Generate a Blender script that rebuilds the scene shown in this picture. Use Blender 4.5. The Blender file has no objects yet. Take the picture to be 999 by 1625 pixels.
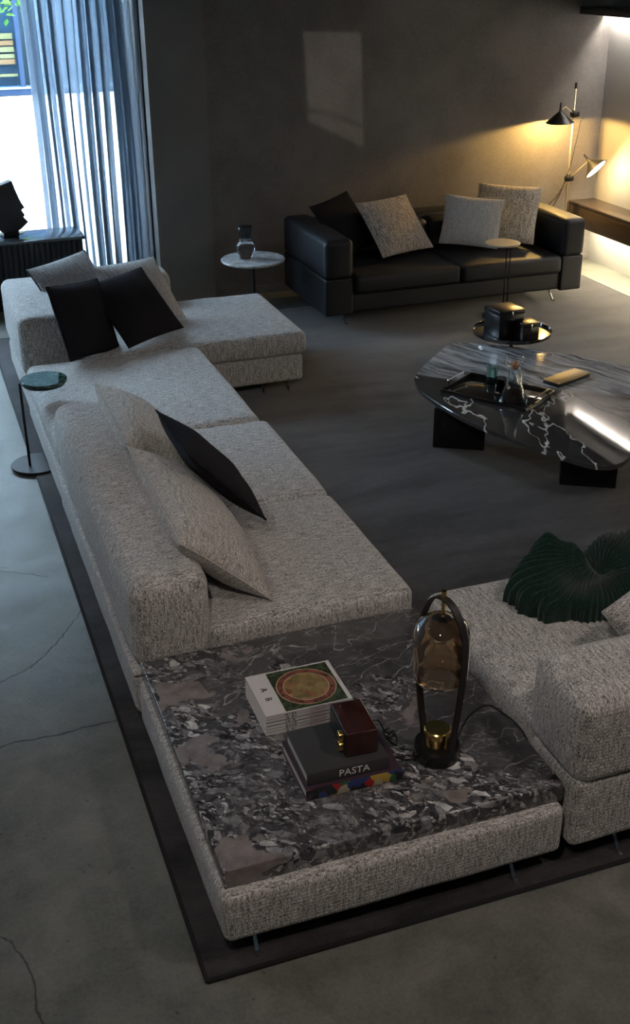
import bpy, bmesh, math, random
from mathutils import Vector, Matrix, noise
random.seed(7)
C = bpy.context.scene.collection
sc = bpy.context.scene
V = Vector
# ------------------------------------------------------------ camera
F, YAW, PITCH, ROLL = 1803.84, .339725, .461553, -.0096089
fw = V((math.sin(YAW)*math.cos(PITCH), math.cos(YAW)*math.cos(PITCH), -math.sin(PITCH)))
r0 = fw.cross(V((0, 0, 1))).normalized(); u0 = r0.cross(fw)
cr, sr = math.cos(ROLL), math.sin(ROLL)
rt = cr*r0 + sr*u0; up = -sr*r0 + cr*u0
cd = bpy.data.cameras.new('camera'); cam = bpy.data.objects.new('camera', cd); C.objects.link(cam)
m3 = Matrix((rt, up, -fw)).transposed()
cam.matrix_world = Matrix.Translation((0, 0, 2.75)) @ m3.to_4x4()
cd.sensor_fit = 'VERTICAL'; cd.sensor_height = 24; cd.lens = 24*F/1625
cd.clip_start = .05; cd.clip_end = 200
sc.camera = cam
# ------------------------------------------------------------ view, world, sun
sc.view_settings.view_transform = 'Standard'; sc.view_settings.look = 'None'
sc.view_settings.gamma = 1; sc.view_settings.use_curve_mapping = False
sc.view_settings.exposure = 0.75
w = bpy.data.worlds.new('sky'); sc.world = w; w.use_nodes = True
bg = w.node_tree.nodes['Background']; bg.inputs[0].default_value = (.62, .80, 1, 1); bg.inputs[1].default_value = 33

def light(name, kind, loc, aim, energy, col=(1, 1, 1), **k):
    d = bpy.data.lights.new(name, kind); o = bpy.data.objects.new(name, d); C.objects.link(o)
    o.location = loc; d.energy = energy; d.color = col
    o.rotation_euler = (V(aim)-V(loc)).to_track_quat('-Z', 'Y').to_euler()
    for a, b in k.items(): setattr(d, a, b)
    return o
light('sun', 'SUN', (-10, 16, 14), (0, 17, 0), 6, (1, .97, .92), angle=.01)
# daylight portal of the glazed bay
po = light('window_portal', 'AREA', (-.9, 10.75, 2.1), (-.9, 9, 2.1), 1, shape='RECTANGLE', size=5.8, size_y=4.1)
po.data.cycles.is_portal = True
# unseen fill spots, added to brighten the room (fixtures are built further down)
FILL_SPOTS = [((-.2, .6, 3.95), (.9, 2.9, .3), 26, (1, .86, .77)),
         ((3.2, 1.2, 3.95), (2.2, 3.2, .3), 22, (1, .84, .74)),
         ((-1.0, 4.2, 3.95), (1.3, 4.4, .4), 10, (1, .93, .86)),
         ((4.6, 6.4, 3.95), (4.4, 8.9, .4), 5, (1, .90, .80))]
for i, (a, b, e, c) in enumerate(FILL_SPOTS):
    light('fill_spot_light', 'SPOT', a, b, e*3.5, c, spot_size=1.5, spot_blend=1, shadow_soft_size=.12)

# ------------------------------------------------------------ node helpers
class G:
    def __init__(s, name, **bs):
        s.m = bpy.data.materials.new(name); s.m.use_nodes = True; s.t = s.m.node_tree
        s.p = s.t.nodes['Principled BSDF']; s.out = s.t.nodes['Material Output']
        for k, v in bs.items(): s.set(k, v)
    def set(s, k, v):
        k = {'col': 'Base Color', 'rough': 'Roughness', 'metal': 'Metallic', 'spec': 'Specular IOR Level', 'trans': 'Transmission Weight',
             'ior': 'IOR', 'coat': 'Coat Weight', 'sheen': 'Sheen Weight', 'ecol': 'Emission Color', 'emit': 'Emission Strength', 'alpha': 'Alpha'}.get(k, k)
        s.inp(s.p.inputs[k], v)
    def inp(s, sock, v):
        if isinstance(v, bpy.types.NodeSocket): s.t.links.new(v, sock)
        elif isinstance(v, (tuple, list)) and sock.type == 'RGBA' and len(v) == 3: sock.default_value = (*v, 1)
        else: sock.default_value = v
    def n(s, ty, ins=None, out=0, **pr):
        nd = s.t.nodes.new('ShaderNode'+ty)
        for k, v in pr.items(): setattr(nd, k, v)
        for k, v in (ins or {}).items(): s.inp(nd.inputs[k], v)
        return nd.outputs[out]
    def obj(s): return s.n('TexCoord', out=3)
    def pos(s): return s.n('NewGeometry', out=0)
    def mth(s, op, a, b=0., c=0.): return s.n('Math', {0: a, 1: b, 2: c}, operation=op)
    def sep(s, v):
        nd = s.t.nodes.new('ShaderNodeSeparateXYZ'); s.inp(nd.inputs[0], v); return nd.outputs
    def comb(s, x, y, z): return s.n('CombineXYZ', {0: x, 1: y, 2: z})
    def scl(s, v, k):
        return s.n('Mapping', {0: v, 3: k if isinstance(k, tuple) else (k, k, k)})
    def rot(s, v, a): return s.n('Mapping', {0: v, 2: a})
    def noi(s, v, sc_=5., det=3., rough=.5, dist=0., out=0):
        return s.n('TexNoise', {'Vector': v, 'Scale': sc_, 'Detail': det, 'Roughness': rough, 'Distortion': dist}, out)
    def vor(s, v, sc_=5., feature='F1', out='Distance', rnd=1.):
        nd = s.t.nodes.new('ShaderNodeTexVoronoi'); nd.feature = feature
        s.inp(nd.inputs['Vector'], v); nd.inputs['Scale'].default_value = sc_; nd.inputs['Randomness'].default_value = rnd
        return nd.outputs[out]
    def ramp(s, f, st, ip='LINEAR'):
        nd = s.t.nodes.new('ShaderNodeValToRGB'); cr_ = nd.color_ramp; cr_.interpolation = ip
        while len(cr_.elements) < len(st): cr_.elements.new(.5)
        for e, (p, c) in zip(cr_.elements, st):
            e.position = p; e.color = (c, c, c, 1) if isinstance(c, (int, float)) else (*c, 1)
        s.inp(nd.inputs[0], f); return nd.outputs[0]
    def mix(s, f, a, b, bt='MIX'):
        nd = s.t.nodes.new('ShaderNodeMix'); nd.data_type = 'RGBA'; nd.blend_type = bt
        s.inp(nd.inputs[0], f); s.inp(nd.inputs[6], a); s.inp(nd.inputs[7], b); return nd.outputs[2]
    def bump(s, h, st=.3, d=.01):
        s.set('Normal', s.n('Bump', {'Strength': st, 'Distance': d, 'Height': h}))
    def wob(s, v, sc_, amt):
        nz = s.noi(v, sc_, 3, .5, 0, 1)
        d = s.n('VectorMath', {0: nz, 1: (.5, .5, .5)}, operation='SUBTRACT')
        d = s.n('VectorMath', {0: d, 'Scale': amt}, operation='SCALE')
        return s.n('VectorMath', {0: v, 1: d}, operation='ADD')

def simple(name, col, rough=.5, **k): return G(name, col=col, rough=rough, **k).m

def fabric(name, dark, light_, along='x', mid=None, s=1., contrast=1.):
    """melange boucle: streaks run along one axis on flat faces and down the vertical faces"""
    g = G(name, rough=.95, spec=.15, sheen=.25)
    x, y, z = g.sep(g.obj()); nx, ny, nz = g.sep(g.n('NewGeometry', out=1))
    nzv = g.n('VectorTransform', {0: g.n('NewGeometry', out=1)}, vector_type='NORMAL', convert_from='WORLD', convert_to='OBJECT')
    _, _, nzo = g.sep(nzv)
    top = g.mth('GREATER_THAN', g.mth('ABSOLUTE', nzo), .62)
    if along == 'x': a_s, a_t = x, y
    else: a_s, a_t = y, x
    nox, noy, _ = g.sep(nzv); xs = g.mth('GREATER_THAN', g.mth('ABSOLUTE', nox), g.mth('ABSOLUTE', noy))
    side = g.comb(g.mth('ADD', g.mth('MULTIPLY', xs, y), g.mth('MULTIPLY', g.mth('SUBTRACT', 1., xs), x)), z, 0.); flat = g.comb(a_t, a_s, 0.)
    uv = g.mix(top, side, flat)
    uvw = g.wob(uv, 9, .010)
    a = g.noi(g.scl(uvw, (300/s, 85/s, 1)), 1, 2, .6)
    b = g.noi(g.scl(uvw, (110/s, 16/s, 1)), 1, 2, .6)
    c = g.noi(g.scl(uv, (420/s, 260/s, 1)), 1, 1, .5)
    v = g.mth('ADD', g.mth('MULTIPLY', a, .55), g.mth('ADD', g.mth('MULTIPLY', b, .3), g.mth('MULTIPLY', c, .15)))
    lo, hi = .5-.10/contrast, .5+.10/contrast
    m_ = mid or tuple((p+q)/2 for p, q in zip(dark, light_))
    g.set('col', g.ramp(v, [(lo, dark), (.5, m_), (hi, light_)]))
    cols = g.mth('SINE', g.mth('MULTIPLY', g.sep(uvw)[0], 2*math.pi/(.0105*s)))
    st = g.mth('SINE', g.mth('ADD', g.mth('MULTIPLY', g.sep(uvw)[1], 2*math.pi/(.013*s)), g.mth('MULTIPLY', cols, 1.3)))
    h = g.mth('ADD', g.mth('MULTIPLY', g.mth('MULTIPLY', cols, st), .25), g.mth('MULTIPLY', a, 1.3))
    g.bump(h, .65, .004)
    return g.m

M = {}
M['fab'] = fabric('melange_fabric', (.105, .10, .094), (.74, .725, .695), 'x')
M['fab_y'] = fabric('melange_fabric_turned', (.105, .10, .094), (.74, .725, .695), 'y')
M['fab_warm'] = fabric('melange_fabric_warm', (.18, .165, .145), (.74, .71, .66), 'x')
M['speck'] = fabric('speckled_wool', (.16, .135, .12), (.62, .55, .49), 'y', s=1.6, contrast=1.3)
M['beige'] = fabric('beige_speckled_wool', (.22, .19, .14), (.66, .60, .50), 'y', s=2.0, contrast=1.3)
M['white_q'] = fabric('white_textured_wool', (.50, .49, .49), (.78, .77, .77), 'y', s=2.2, contrast=.9)
M['grey_p'] = fabric('grey_tufted_wool', (.2, .19, .19), (.5, .49, .49), 'y', s=1.3)
M['pale_p'] = fabric('pale_tufted_wool', (.3, .3, .3), (.68, .67, .67), 'y', s=1.6)

def ribbed(name, col, per=.008):
    g = G(name, col=col, rough=.9, spec=.12)
    x, y, z = g.sep(g.obj()); v = g.mth('SINE', g.mth('MULTIPLY', x, 2*math.pi/per))
    g.set('col', g.mix(g.ramp(v, [(0, 0.), (1, 1.)]), tuple(c*.6 for c in col), tuple(c*1.25 for c in col)))
    g.bump(v, .6, .002); return g.m
M['navy'] = ribbed('black_corduroy', (.019, .018, .023))
M['navy2'] = ribbed('black_fine_corduroy', (.014, .0135, .018), .005)
g = G('black_leather', col=(.011, .0125, .017), rough=.5, spec=.35); g.bump(g.noi(g.obj(), 160, 3), .2, .003)
M['leather'] = g.m
g = G('charcoal_carpet', rough=1, spec=.1, sheen=.25)
o = g.obj(); sw = g.noi(g.rot(g.scl(g.wob(o, 1.2, .5), (.9, 3.4, 1)), (0, 0, .3)), 1.3, 4, .6)
fn = g.noi(o, 260, 2, .6); pt = g.noi(o, 22, 3, .6)
v = g.mth('ADD', g.mth('MULTIPLY', sw, .6), g.mth('ADD', g.mth('MULTIPLY', fn, .25), g.mth('MULTIPLY', pt, .15)))
g.set('col', g.ramp(v, [(.40, (.011, .0108, .0125)), (.61, (.056, .053, .055))]))
g.bump(g.mth('ADD', fn, g.mth('MULTIPLY', sw, .8)), .6, .006); M['rug'] = g.m
M['rug_edge'] = simple('carpet_binding', (.012, .012, .013), .9)

# concrete with a saw joint, hairline cracks and pits, all in floor coordinates
g = G('polished_concrete', spec=.35)
o = g.pos(); big = g.noi(o, .9, 5, .62); md = g.noi(g.wob(o, 3, .3), 5, 5, .65); fi = g.noi(o, 70, 3, .7)
v = g.mth('ADD', g.mth('MULTIPLY', big, .5), g.mth('ADD', g.mth('MULTIPLY', md, .32), g.mth('MULTIPLY', fi, .18)))
col = g.ramp(v, [(.38, (.072, .077, .068)), (.5, (.140, .145, .126)), (.62, (.215, .217, .192))])
ow = g.wob(g.wob(o, 3.2, .10), 26, .025); X_, Y_, Z_ = g.sep(ow); X0, Y0, Z0 = g.sep(o)
def seg(a, b, wd, soft=.004):
    (ax, ay), (bx, by) = a, b; L = math.hypot(bx-ax, by-ay); dx, dy = (bx-ax)/L, (by-ay)/L
    def dot(px, py, qx, qy, ox, oy):
        return g.mth('ADD', g.mth('MULTIPLY', g.mth('SUBTRACT', px, ox), qx), g.mth('MULTIPLY', g.mth('SUBTRACT', py, oy), qy))
    t = dot(X_, Y_, dx, dy, ax, ay); s_ = g.mth('ABSOLUTE', dot(X_, Y_, -dy, dx, ax, ay))
    ins = g.mth('MULTIPLY', g.mth('GREATER_THAN', t, 0.), g.mth('LESS_THAN', t, L))
    return g.mth('MULTIPLY', g.n('MapRange', {0: s_, 1: wd, 2: wd+soft, 3: 1., 4: 0.}), ins)
segs = [seg((-3.5, 3.80), (.60, 3.725), .0035), seg((-.35, 3.98), (.22, 4.235), .0012), seg((.21, 4.23), (.36, 4.43), .0013), seg((.36, 4.43), (.52, 4.72), .0012),
        seg((-.30, 3.02), (-.05, 2.72), .001), seg((-.06, 2.73), (-.01, 2.55), .001), seg((-.01, 2.56), (.05, 2.2), .001), seg((.15, 5.15), (.38, 5.0), .0005),
        seg((-1.2, 5.6), (.2, 5.16), .001)]
crk = segs[0]
for s_ in segs[1:]: crk = g.mth('MAXIMUM', crk, s_)
pit = g.vor(o, 9, 'F1'); pitc = g.vor(g.wob(o, 30, .03), 17, 'F1')
pits = g.mth('MULTIPLY', g.mth('LESS_THAN', pitc, .085), g.mth('GREATER_THAN', g.noi(o, 4, 2), .52))
agg = g.ramp(g.vor(o, 95, 'F1'), [(.0, 1.), (.22, 0.)])
agg = g.mth('MULTIPLY', agg, g.ramp(g.noi(o, 1.7, 2), [(.45, 0.), (.62, 1.)]))
col = g.mix(g.mth('MULTIPLY', agg, .5), col, (.09, .09, .09))
col = g.mix(g.mth('MULTIPLY', pits, .7), col, (.05, .05, .05))
col = g.mix(g.mth('MULTIPLY', crk, .85), col, (.03, .03, .03)); g.set('col', col)
g.set('rough', g.ramp(md, [(.3, .42), (.7, .62)]))
g.bump(g.mth('SUBTRACT', g.mth('MULTIPLY', md, .25), g.mth('ADD', crk, pits)), .3, .004); M['floor'] = g.m

def plaster(name, a, b, sc_=1.):
    g = G(name, rough=.85, spec=.2); o = g.pos()
    v = g.mth('ADD', g.mth('MULTIPLY', g.noi(g.wob(o, 1.5, .5), 1.6*sc_, 6, .6), .75), g.mth('MULTIPLY', g.noi(o, 40, 2), .25))
    g.set('col', g.ramp(v, [(.34, a), (.66, b)])); g.bump(v, .15, .01); return g.m
M['wall'] = plaster('brown_grey_plaster', (.125, .119, .114), (.205, .194, .183))
M['pil'] = plaster('grey_plaster', (.165, .160, .152), (.205, .198, .19))
M['ceil'] = simple('ceiling_paint', (.06, .06, .06), .9)
M['panel'] = simple('pale_lacquered_panel', (.34, .335, .325), .22, coat=.3)

# breccia marble of the corner slab
g = G('breccia_marble', rough=.16, spec=.55, coat=.25)
o = g.obj(); d = g.wob(g.wob(o, 5, .11), 22, .03); dr = g.scl(g.rot(d, (0, 0, .65)), (1., 1.75, 1.3))
e1 = g.vor(dr, 23, 'DISTANCE_TO_EDGE'); c1 = g.sep(g.vor(dr, 23, 'F1', 'Color'))
e2 = g.vor(dr, 58, 'DISTANCE_TO_EDGE'); c2 = g.sep(g.vor(dr, 58, 'F1', 'Color'))
cl1 = g.ramp(c1[0], [(0, (.025, .026, .03)), (.38, (.07, .07, .075)), (.60, (.24, .24, .25)), (.80, (.13, .125, .125)), (1, (.52, .52, .52))])
cl2 = g.ramp(c2[0], [(0, (.02, .02, .024)), (.45, (.065, .065, .07)), (.75, (.22, .22, .225)), (1, (.48, .475, .47))])
k = g.mth('GREATER_THAN', c1[1], .42)
cc = g.mix(k, cl1, cl2)
edge = g.mth('MINIMUM', g.ramp(e1, [(.0, 0.), (.05, 1.)]), g.mth('MAXIMUM', g.ramp(e2, [(.0, 0.), (.09, 1.)]), g.mth('SUBTRACT', 1., k)))
cc = g.mix(g.mth('MULTIPLY', g.mth('SUBTRACT', 1., edge), .9), cc, (.018, .018, .021))
clo = g.noi(d, 34, 5, .7); cc = g.mix(.7, cc, g.mix(1., cc, g.ramp(clo, [(.3, .25), (.7, 2.1)]), 'MULTIPLY'))
sm = g.ramp(g.noi(g.wob(o, 6, .15), 3.6, 3, .5), [(.40, .6), (.50, 0.)])
cc = g.mix(sm, cc, g.ramp(g.noi(d, 26, 5, .75), [(.36, (.03, .03, .034)), (.52, (.10, .10, .105)), (.68, (.36, .36, .36))]))
x, y, z = g.sep(o)
# calm dark stone towards the far right, pink calcite on the left and front rims
cal = g.mth('ADD', g.noi(g.wob(o, 4, .2), 2.9, 3, .5), g.mth('MULTIPLY', g.mth('ADD', x, y), .27))
calm = g.ramp(cal, [(.55, 0.), (.60, 1.)])
plain = g.ramp(g.noi(d, 9, 4, .6), [(.3, (.045, .046, .05)), (.7, (.095, .095, .10))])
vz = g.mth('ABSOLUTE', g.mth('SUBTRACT', g.noi(g.scl(g.rot(d, (0, 0, -.5)), (1, 3.2, 1)), 2.3, 3, .5), .5))
vein = g.ramp(vz, [(.0, .9), (.006, 0.)]); vf = g.ramp(g.mth('ABSOLUTE', g.mth('SUBTRACT', g.noi(g.scl(g.rot(d, (0, 0, .4)), (1, 2.4, 1)), 4, 3, .6), .5)), [(.0, .4), (.006, 0.)])
plain = g.mix(g.mth('MAXIMUM', vein, vf), plain, (.42, .42, .42))
cc = g.mix(calm, cc, plain)
pk = g.mth('SUBTRACT', g.noi(g.wob(o, 8, .12), 5.2, 2, .5), g.mth('MULTIPLY', g.mth('ADD', x, g.mth('MULTIPLY', y, .35)), .16))
corner = g.mth('MULTIPLY', g.ramp(x, [(.0, 1.), (.01, 0.)]), 0.)
pkm = g.ramp(pk, [(.655, 0.), (.675, 1.)])
pkc = g.ramp(g.noi(d, 16, 4, .6), [(.3, (.14, .12, .115)), (.7, (.26, .235, .23))])
cc = g.mix(pkm, cc, pkc); g.set('col', cc); M['breccia'] = g.m

# coffee table marble
g = G('veined_marble', rough=.035, spec=.6, coat=.3)
o = g.obj(); x, y, z = g.sep(o); d = g.wob(o, 2.2, .22); d2 = g.wob(d, 14, .03)
st = g.noi(g.scl(g.rot(d2, (0, 0, .62)), (2.2, 26, 1)), 1, 5, .72)
strk = g.ramp(st, [(.30, (.03, .032, .036)), (.42, (.14, .145, .155)), (.53, (.42, .44, .46)), (.68, (.72, .74, .77))])
st2 = g.noi(g.scl(g.rot(d2, (0, 0, .1)), (2.6, 15, 1)), 1, 5, .7)
warm = g.ramp(st2, [(.3, (.06, .052, .048)), (.5, (.15, .13, .12)), (.68, (.30, .27, .25))])
dk = g.ramp(g.noi(d2, 9, 5, .7), [(.3, (.028, .027, .027)), (.75, (.07, .068, .066))])
vv = g.mth('ABSOLUTE', g.mth('SUBTRACT', g.noi(g.scl(g.rot(g.wob(d2, 30, .02), (0, 0, -.35)), (3.6, 1.1, 1)), 1.15, 3, .6), .5))
dk = g.mix(g.ramp(vv, [(0, 1.), (.004, .85), (.012, 0.)]), dk, (.66, .65, .63))
# local x runs along the table, local y to its back
mA = g.ramp(g.mth('ADD', g.mth('MULTIPLY', g.mth('ADD', y, g.mth('MULTIPLY', x, .12)), 1.), g.mth('MULTIPLY', g.noi(o, 4, 2), .12)), [(.13, 0.), (.17, 1.)])
mC = g.ramp(g.mth('ADD', g.mth('ADD', x, g.mth('MULTIPLY', y, .9)), g.mth('MULTIPLY', g.noi(o, 5, 2), .12)), [(.24, 0.), (.31, 1.)])
cc = g.mix(mC, dk, warm); cc = g.mix(mA, cc, strk); g.set('col', cc); M['cmarble'] = g.m

g = G('white_marble', rough=.18, spec=.5); o = g.obj()
v = g.mth('ABSOLUTE', g.mth('SUBTRACT', g.noi(g.wob(o, 5, .3), 7, 5, .6), .5))
g.set('col', g.ramp(v, [(0, (.38, .39, .40)), (.05, (.62, .63, .64)), (.2, (.78, .78, .78))])); M['wmarble'] = g.m
g = G('green_marble', rough=.06, spec=.35, coat=0.); o = g.obj()
v = g.mth('ABSOLUTE', g.mth('SUBTRACT', g.noi(g.wob(o, 9, .2), 8, 5, .65), .5))
g.set('col', g.ramp(v, [(0, (.12, .17, .14)), (.02, (.015, .04, .03)), (.3, (.005, .014, .011))])); M['gmarble'] = g.m
M['blk'] = simple('black_powder_coat', (.010, .010, .011), .55, spec=.25)
M['blkm'] = simple('gunmetal', (.03, .03, .032), .35, metal=.8)
M['satinblk'] = simple('satin_black', (.010, .010, .011), .28)
M['brass'] = simple('brass', (.72, .50, .17), .22, metal=1.)
M['chrome'] = simple('chrome', (.75, .75, .76), .12, metal=1.)
M['mirrorblk'] = simple('black_mirror_lacquer', (.008, .008, .009), .05, coat=.6, spec=.9)
M['leath_brown'] = simple('black_saddle_leather', (.014, .012, .012), .5)
g = G('oxblood_wood', rough=.3, coat=.3); o = g.obj()
g.set('col', g.ramp(g.noi(g.scl(o, (90, 6, 6)), 1, 3), [(.3, (.022, .007, .006)), (.7, (.048, .014, .011))])); M['redwood'] = g.m
g = G('dark_oak', rough=.4); o = g.obj()
g.set('col', g.ramp(g.noi(g.scl(o, (30, 3, 50)), 1, 4), [(.3, (.040, .026, .014)), (.7, (.085, .058, .034))])); M['oak'] = g.m
M['oak_top'] = simple('brown_lacquer_top', (.055, .038, .027), .25)
M['cabblk'] = simple('black_stained_slats', (.012, .013, .015), .4)
M['cabtop'] = simple('grey_glass_top', (.10, .11, .12), .05, coat=.6)
M['rod_gold'] = simple('pale_brass_rod', (.75, .62, .38), .3, metal=.9)
M['paper'] = simple('book_pages', (.62, .58, .55), .8)
M['cover'] = simple('white_book_cover', (.60, .59, .585), .35)
M['blkbook'] = simple('charcoal_book_cloth', (.045, .046, .048), .45)
M['ink'] = simple('black_ink', (.02, .02, .02), .5)
M['pink_ink'] = simple('rose_ink', (.40, .25, .24), .5)
M['white_ink'] = simple('white_foil_lettering', (.75, .72, .70), .4)
M['goldbox'] = simple('gold_leather', (.42, .27, .10), .42)
M['cork'] = simple('cork', (.36, .22, .14), .8)
g = G('green_rib_knit', rough=.95, spec=.15, sheen=.2); o = g.obj()
g.set('col', g.ramp(g.noi(o, 90, 3), [(.3, (.004, .016, .012)), (.7, (.010, .036, .027))])); g.bump(g.noi(o, 180, 2), .6, .004); M['knit'] = g.m
def glass(name, col, rough=.02, ior=1.45):
    return simple(name, col, rough, trans=1., ior=ior)
M['glass'] = glass('clear_glass', (.96, .98, .98))
M['smoke'] = glass('smoked_glass', (.35, .36, .38))
M['greenglass'] = glass('green_glass', (.55, .72, .66))
def thin(name, tint, refl=.08):
    g = G(name); tr = g.n('BsdfTransparent', {0: tint}); gl = g.n('BsdfGlossy', {0: (1, 1, 1), 'Roughness': .02})
    fr = g.n('Fresnel', {0: 1.5}); f2 = g.mth('MULTIPLY', fr, refl/.04)
    g.t.links.new(g.n('MixShader', {0: f2, 1: tr, 2: gl}), g.out.inputs[0]); return g.m
M['pane'] = thin('window_glass', (.93, .96, .97, 1), .03)
M['shop_pane'] = thin('shop_glass', (.8, .9, 1., 1), .0015)
g = G('amber_glass'); tr = g.n('BsdfTransparent', {0: (.93, .78, .60, 1)}); gl = g.n('BsdfGlossy', {0: (1, .95, .9, 1), 'Roughness': .03}); df = g.n('BsdfTranslucent', {0: (.95, .62, .34, 1)}); df2 = g.n('BsdfDiffuse', {0: (.95, .66, .42, 1)})
f2 = g.mth('MULTIPLY', g.n('Fresnel', {0: 1.5}), 2.4); mm = g.n('MixShader', {0: .5, 1: df, 2: df2}); m0 = g.n('MixShader', {0: .09, 1: tr, 2: mm})
g.t.links.new(g.n('MixShader', {0: f2, 1: m0, 2: gl}), g.out.inputs[0]); M['amber'] = g.m
# sheer linen: threads let part of the light straight through
g = G('sheer_linen'); o = g.obj(); X_, Y_, Z_ = g.sep(o)
th = g.noi(g.scl(o, (380, 380, 40)), 1, 2, .7)
dif = g.n('BsdfDiffuse', {0: (.30, .34, .385, 1)}); tl = g.n('BsdfTranslucent', {0: (.235, .295, .365, 1)}); tr = g.n('BsdfTransparent', {0: (1, 1, 1, 1)})
a = g.n('MixShader', {0: .55, 1: dif, 2: tl}); b = g.n('MixShader', {0: g.ramp(th, [(.35, .05), (.65, .20)]), 1: a, 2: tr})
g.t.links.new(b, g.out.inputs[0]); M['sheer'] = g.m
def emit(name, col, st):
    g = G(name, col=(0, 0, 0)); g.set('ecol', col); g.set('emit', st); return g.m
M['led'] = emit('led_strip', (1, .90, .80), 140)
M['bulb'] = emit('warm_bulb', (1, .78, .42), 14)
M['led_warm'] = emit('warm_led_strip', (1, .84, .56), 38)

# ------------------------------------------------------------ object helpers
def link(name, me, mat=None, parent=None, smooth=False, loc=None):
    me.name = name; o = bpy.data.objects.new(name, me); C.objects.link(o)
    if mat is not None:
        me.materials.clear(); me.materials.append(mat)
    if smooth:
        for p in me.polygons: p.use_smooth = True
    if parent is not None: o.parent = parent
    if loc is not None: o.location = loc
    return o
def fin(name, bm, mat, parent=None, smooth=False, loc=None, auto=None):
    me = bpy.data.meshes.new(name); bmesh.ops.recalc_face_normals(bm, faces=bm.faces); bm.to_mesh(me); bm.free()
    o = link(name, me, mat, parent, smooth, loc)
    if auto is not None:
        for p in me.polygons: p.use_smooth = True
        me.set_sharp_from_angle(angle=math.radians(auto))
    return o
def tag(o, label=None, cat=None, group=None, kind=None):
    for k, v in (('label', label), ('category', cat), ('group', group), ('kind', kind)):
        if v: o[k] = v
    return o
def thing(name, label, cat, loc=(0, 0, 0), rz=0, group=None):
    o = bpy.data.objects.new(name, None); C.objects.link(o); o.empty_display_size = .05
    o.location = loc; o.rotation_euler = (0, 0, rz); return tag(o, label, cat, group)
def copy_tree(o, parent=None):
    c = o.copy(); C.objects.link(c)
    if parent is not None: c.parent = parent
    for ch in list(o.children): copy_tree(ch, c)
    return c
def bbox(bm, x0, x1, y0, y1, z0, z1, bev=0., seg_=2):
    r = bmesh.ops.create_cube(bm, size=1)
    vs = r['verts']
    for v in vs: v.co = V((x0 if v.co.x < 0 else x1, y0 if v.co.y < 0 else y1, z0 if v.co.z < 0 else z1))
    if bev:
        es = list({e for v in vs for e in v.link_edges})
        bmesh.ops.bevel(bm, geom=es, offset=bev, segments=seg_, affect='EDGES', profile=.5)
def box(name, x0, x1, y0, y1, z0, z1, mat, parent=None, bev=0., seg_=2, auto=None):
    bm = bmesh.new(); bbox(bm, x0, x1, y0, y1, z0, z1, bev, seg_)
    return fin(name, bm, mat, parent, auto=(40 if bev else auto))
def lathe(bm, prof, n=40, cx=0, cy=0):
    rings = []
    for r, z in prof:
        rings.append([bm.verts.new((cx+r*math.cos(2*math.pi*i/n), cy+r*math.sin(2*math.pi*i/n), z)) for i in range(n)] if r > 1e-6 else [bm.verts.new((cx, cy, z))])
    for a, b in zip(rings, rings[1:]):
        for i in range(n):
            j = (i+1) % n
            if len(a) == 1 and len(b) == 1: continue
            if len(a) == 1: bm.faces.new((a[0], b[i], b[j]))
            elif len(b) == 1: bm.faces.new((a[i], b[0], a[j]))
            else: bm.faces.new((a[i], b[i], b[j], a[j]))
def turn(name, prof, mat, parent=None, n=40, cx=0, cy=0, auto=35):
    bm = bmesh.new(); lathe(bm, prof, n, cx, cy); return fin(name, bm, mat, parent, auto=auto)
def tube(bm, pts, r, n=8, cap=True):
    pts = [V(p) for p in pts]; rr = r if isinstance(r, (list, tuple)) else [r]*len(pts)
    rings = []; prev = None
    for i, p in enumerate(pts):
        t = (pts[min(i+1, len(pts)-1)]-pts[max(i-1, 0)]).normalized()
        if prev is None: a = t.orthogonal().normalized()
        else: a = (prev-t*prev.dot(t)).normalized()
        prev = a; b = t.cross(a)
        rings.append([bm.verts.new(p+rr[i]*(math.cos(2*math.pi*k/n)*a+math.sin(2*math.pi*k/n)*b)) for k in range(n)])
    for A, B in zip(rings, rings[1:]):
        for k in range(n): bm.faces.new((A[k], A[(k+1) % n], B[(k+1) % n], B[k]))
    if cap: bm.faces.new(rings[0][::-1]); bm.faces.new(rings[-1])
def pipe(name, pts, r, mat, parent=None, n=8): 
    bm = bmesh.new(); tube(bm, pts, r, n); return fin(name, bm, mat, parent, smooth=True)
def spline(pts, n=8):
    pts = [V(p) for p in pts]; out = []
    for i in range(len(pts)-1):
        p0, p1, p2, p3 = pts[max(i-1, 0)], pts[i], pts[i+1], pts[min(i+2, len(pts)-1)]
        for k in range(n):
            t = k/n
            out.append(.5*((2*p1)+(p2-p0)*t+(2*p0-5*p1+4*p2-p3)*t*t+(3*p1-p0-3*p2+p3)*t**3))
    out.append(pts[-1]); return out
def ticks(a, r, n):
    inner = [-(a-r)+2*(a-r)*i/n for i in range(n+1)]
    rim = [a-r+r*math.tan(math.radians(q)) for q in (12, 24, 35, 45)]
    return [-q for q in rim[::-1]]+inner+rim
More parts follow.
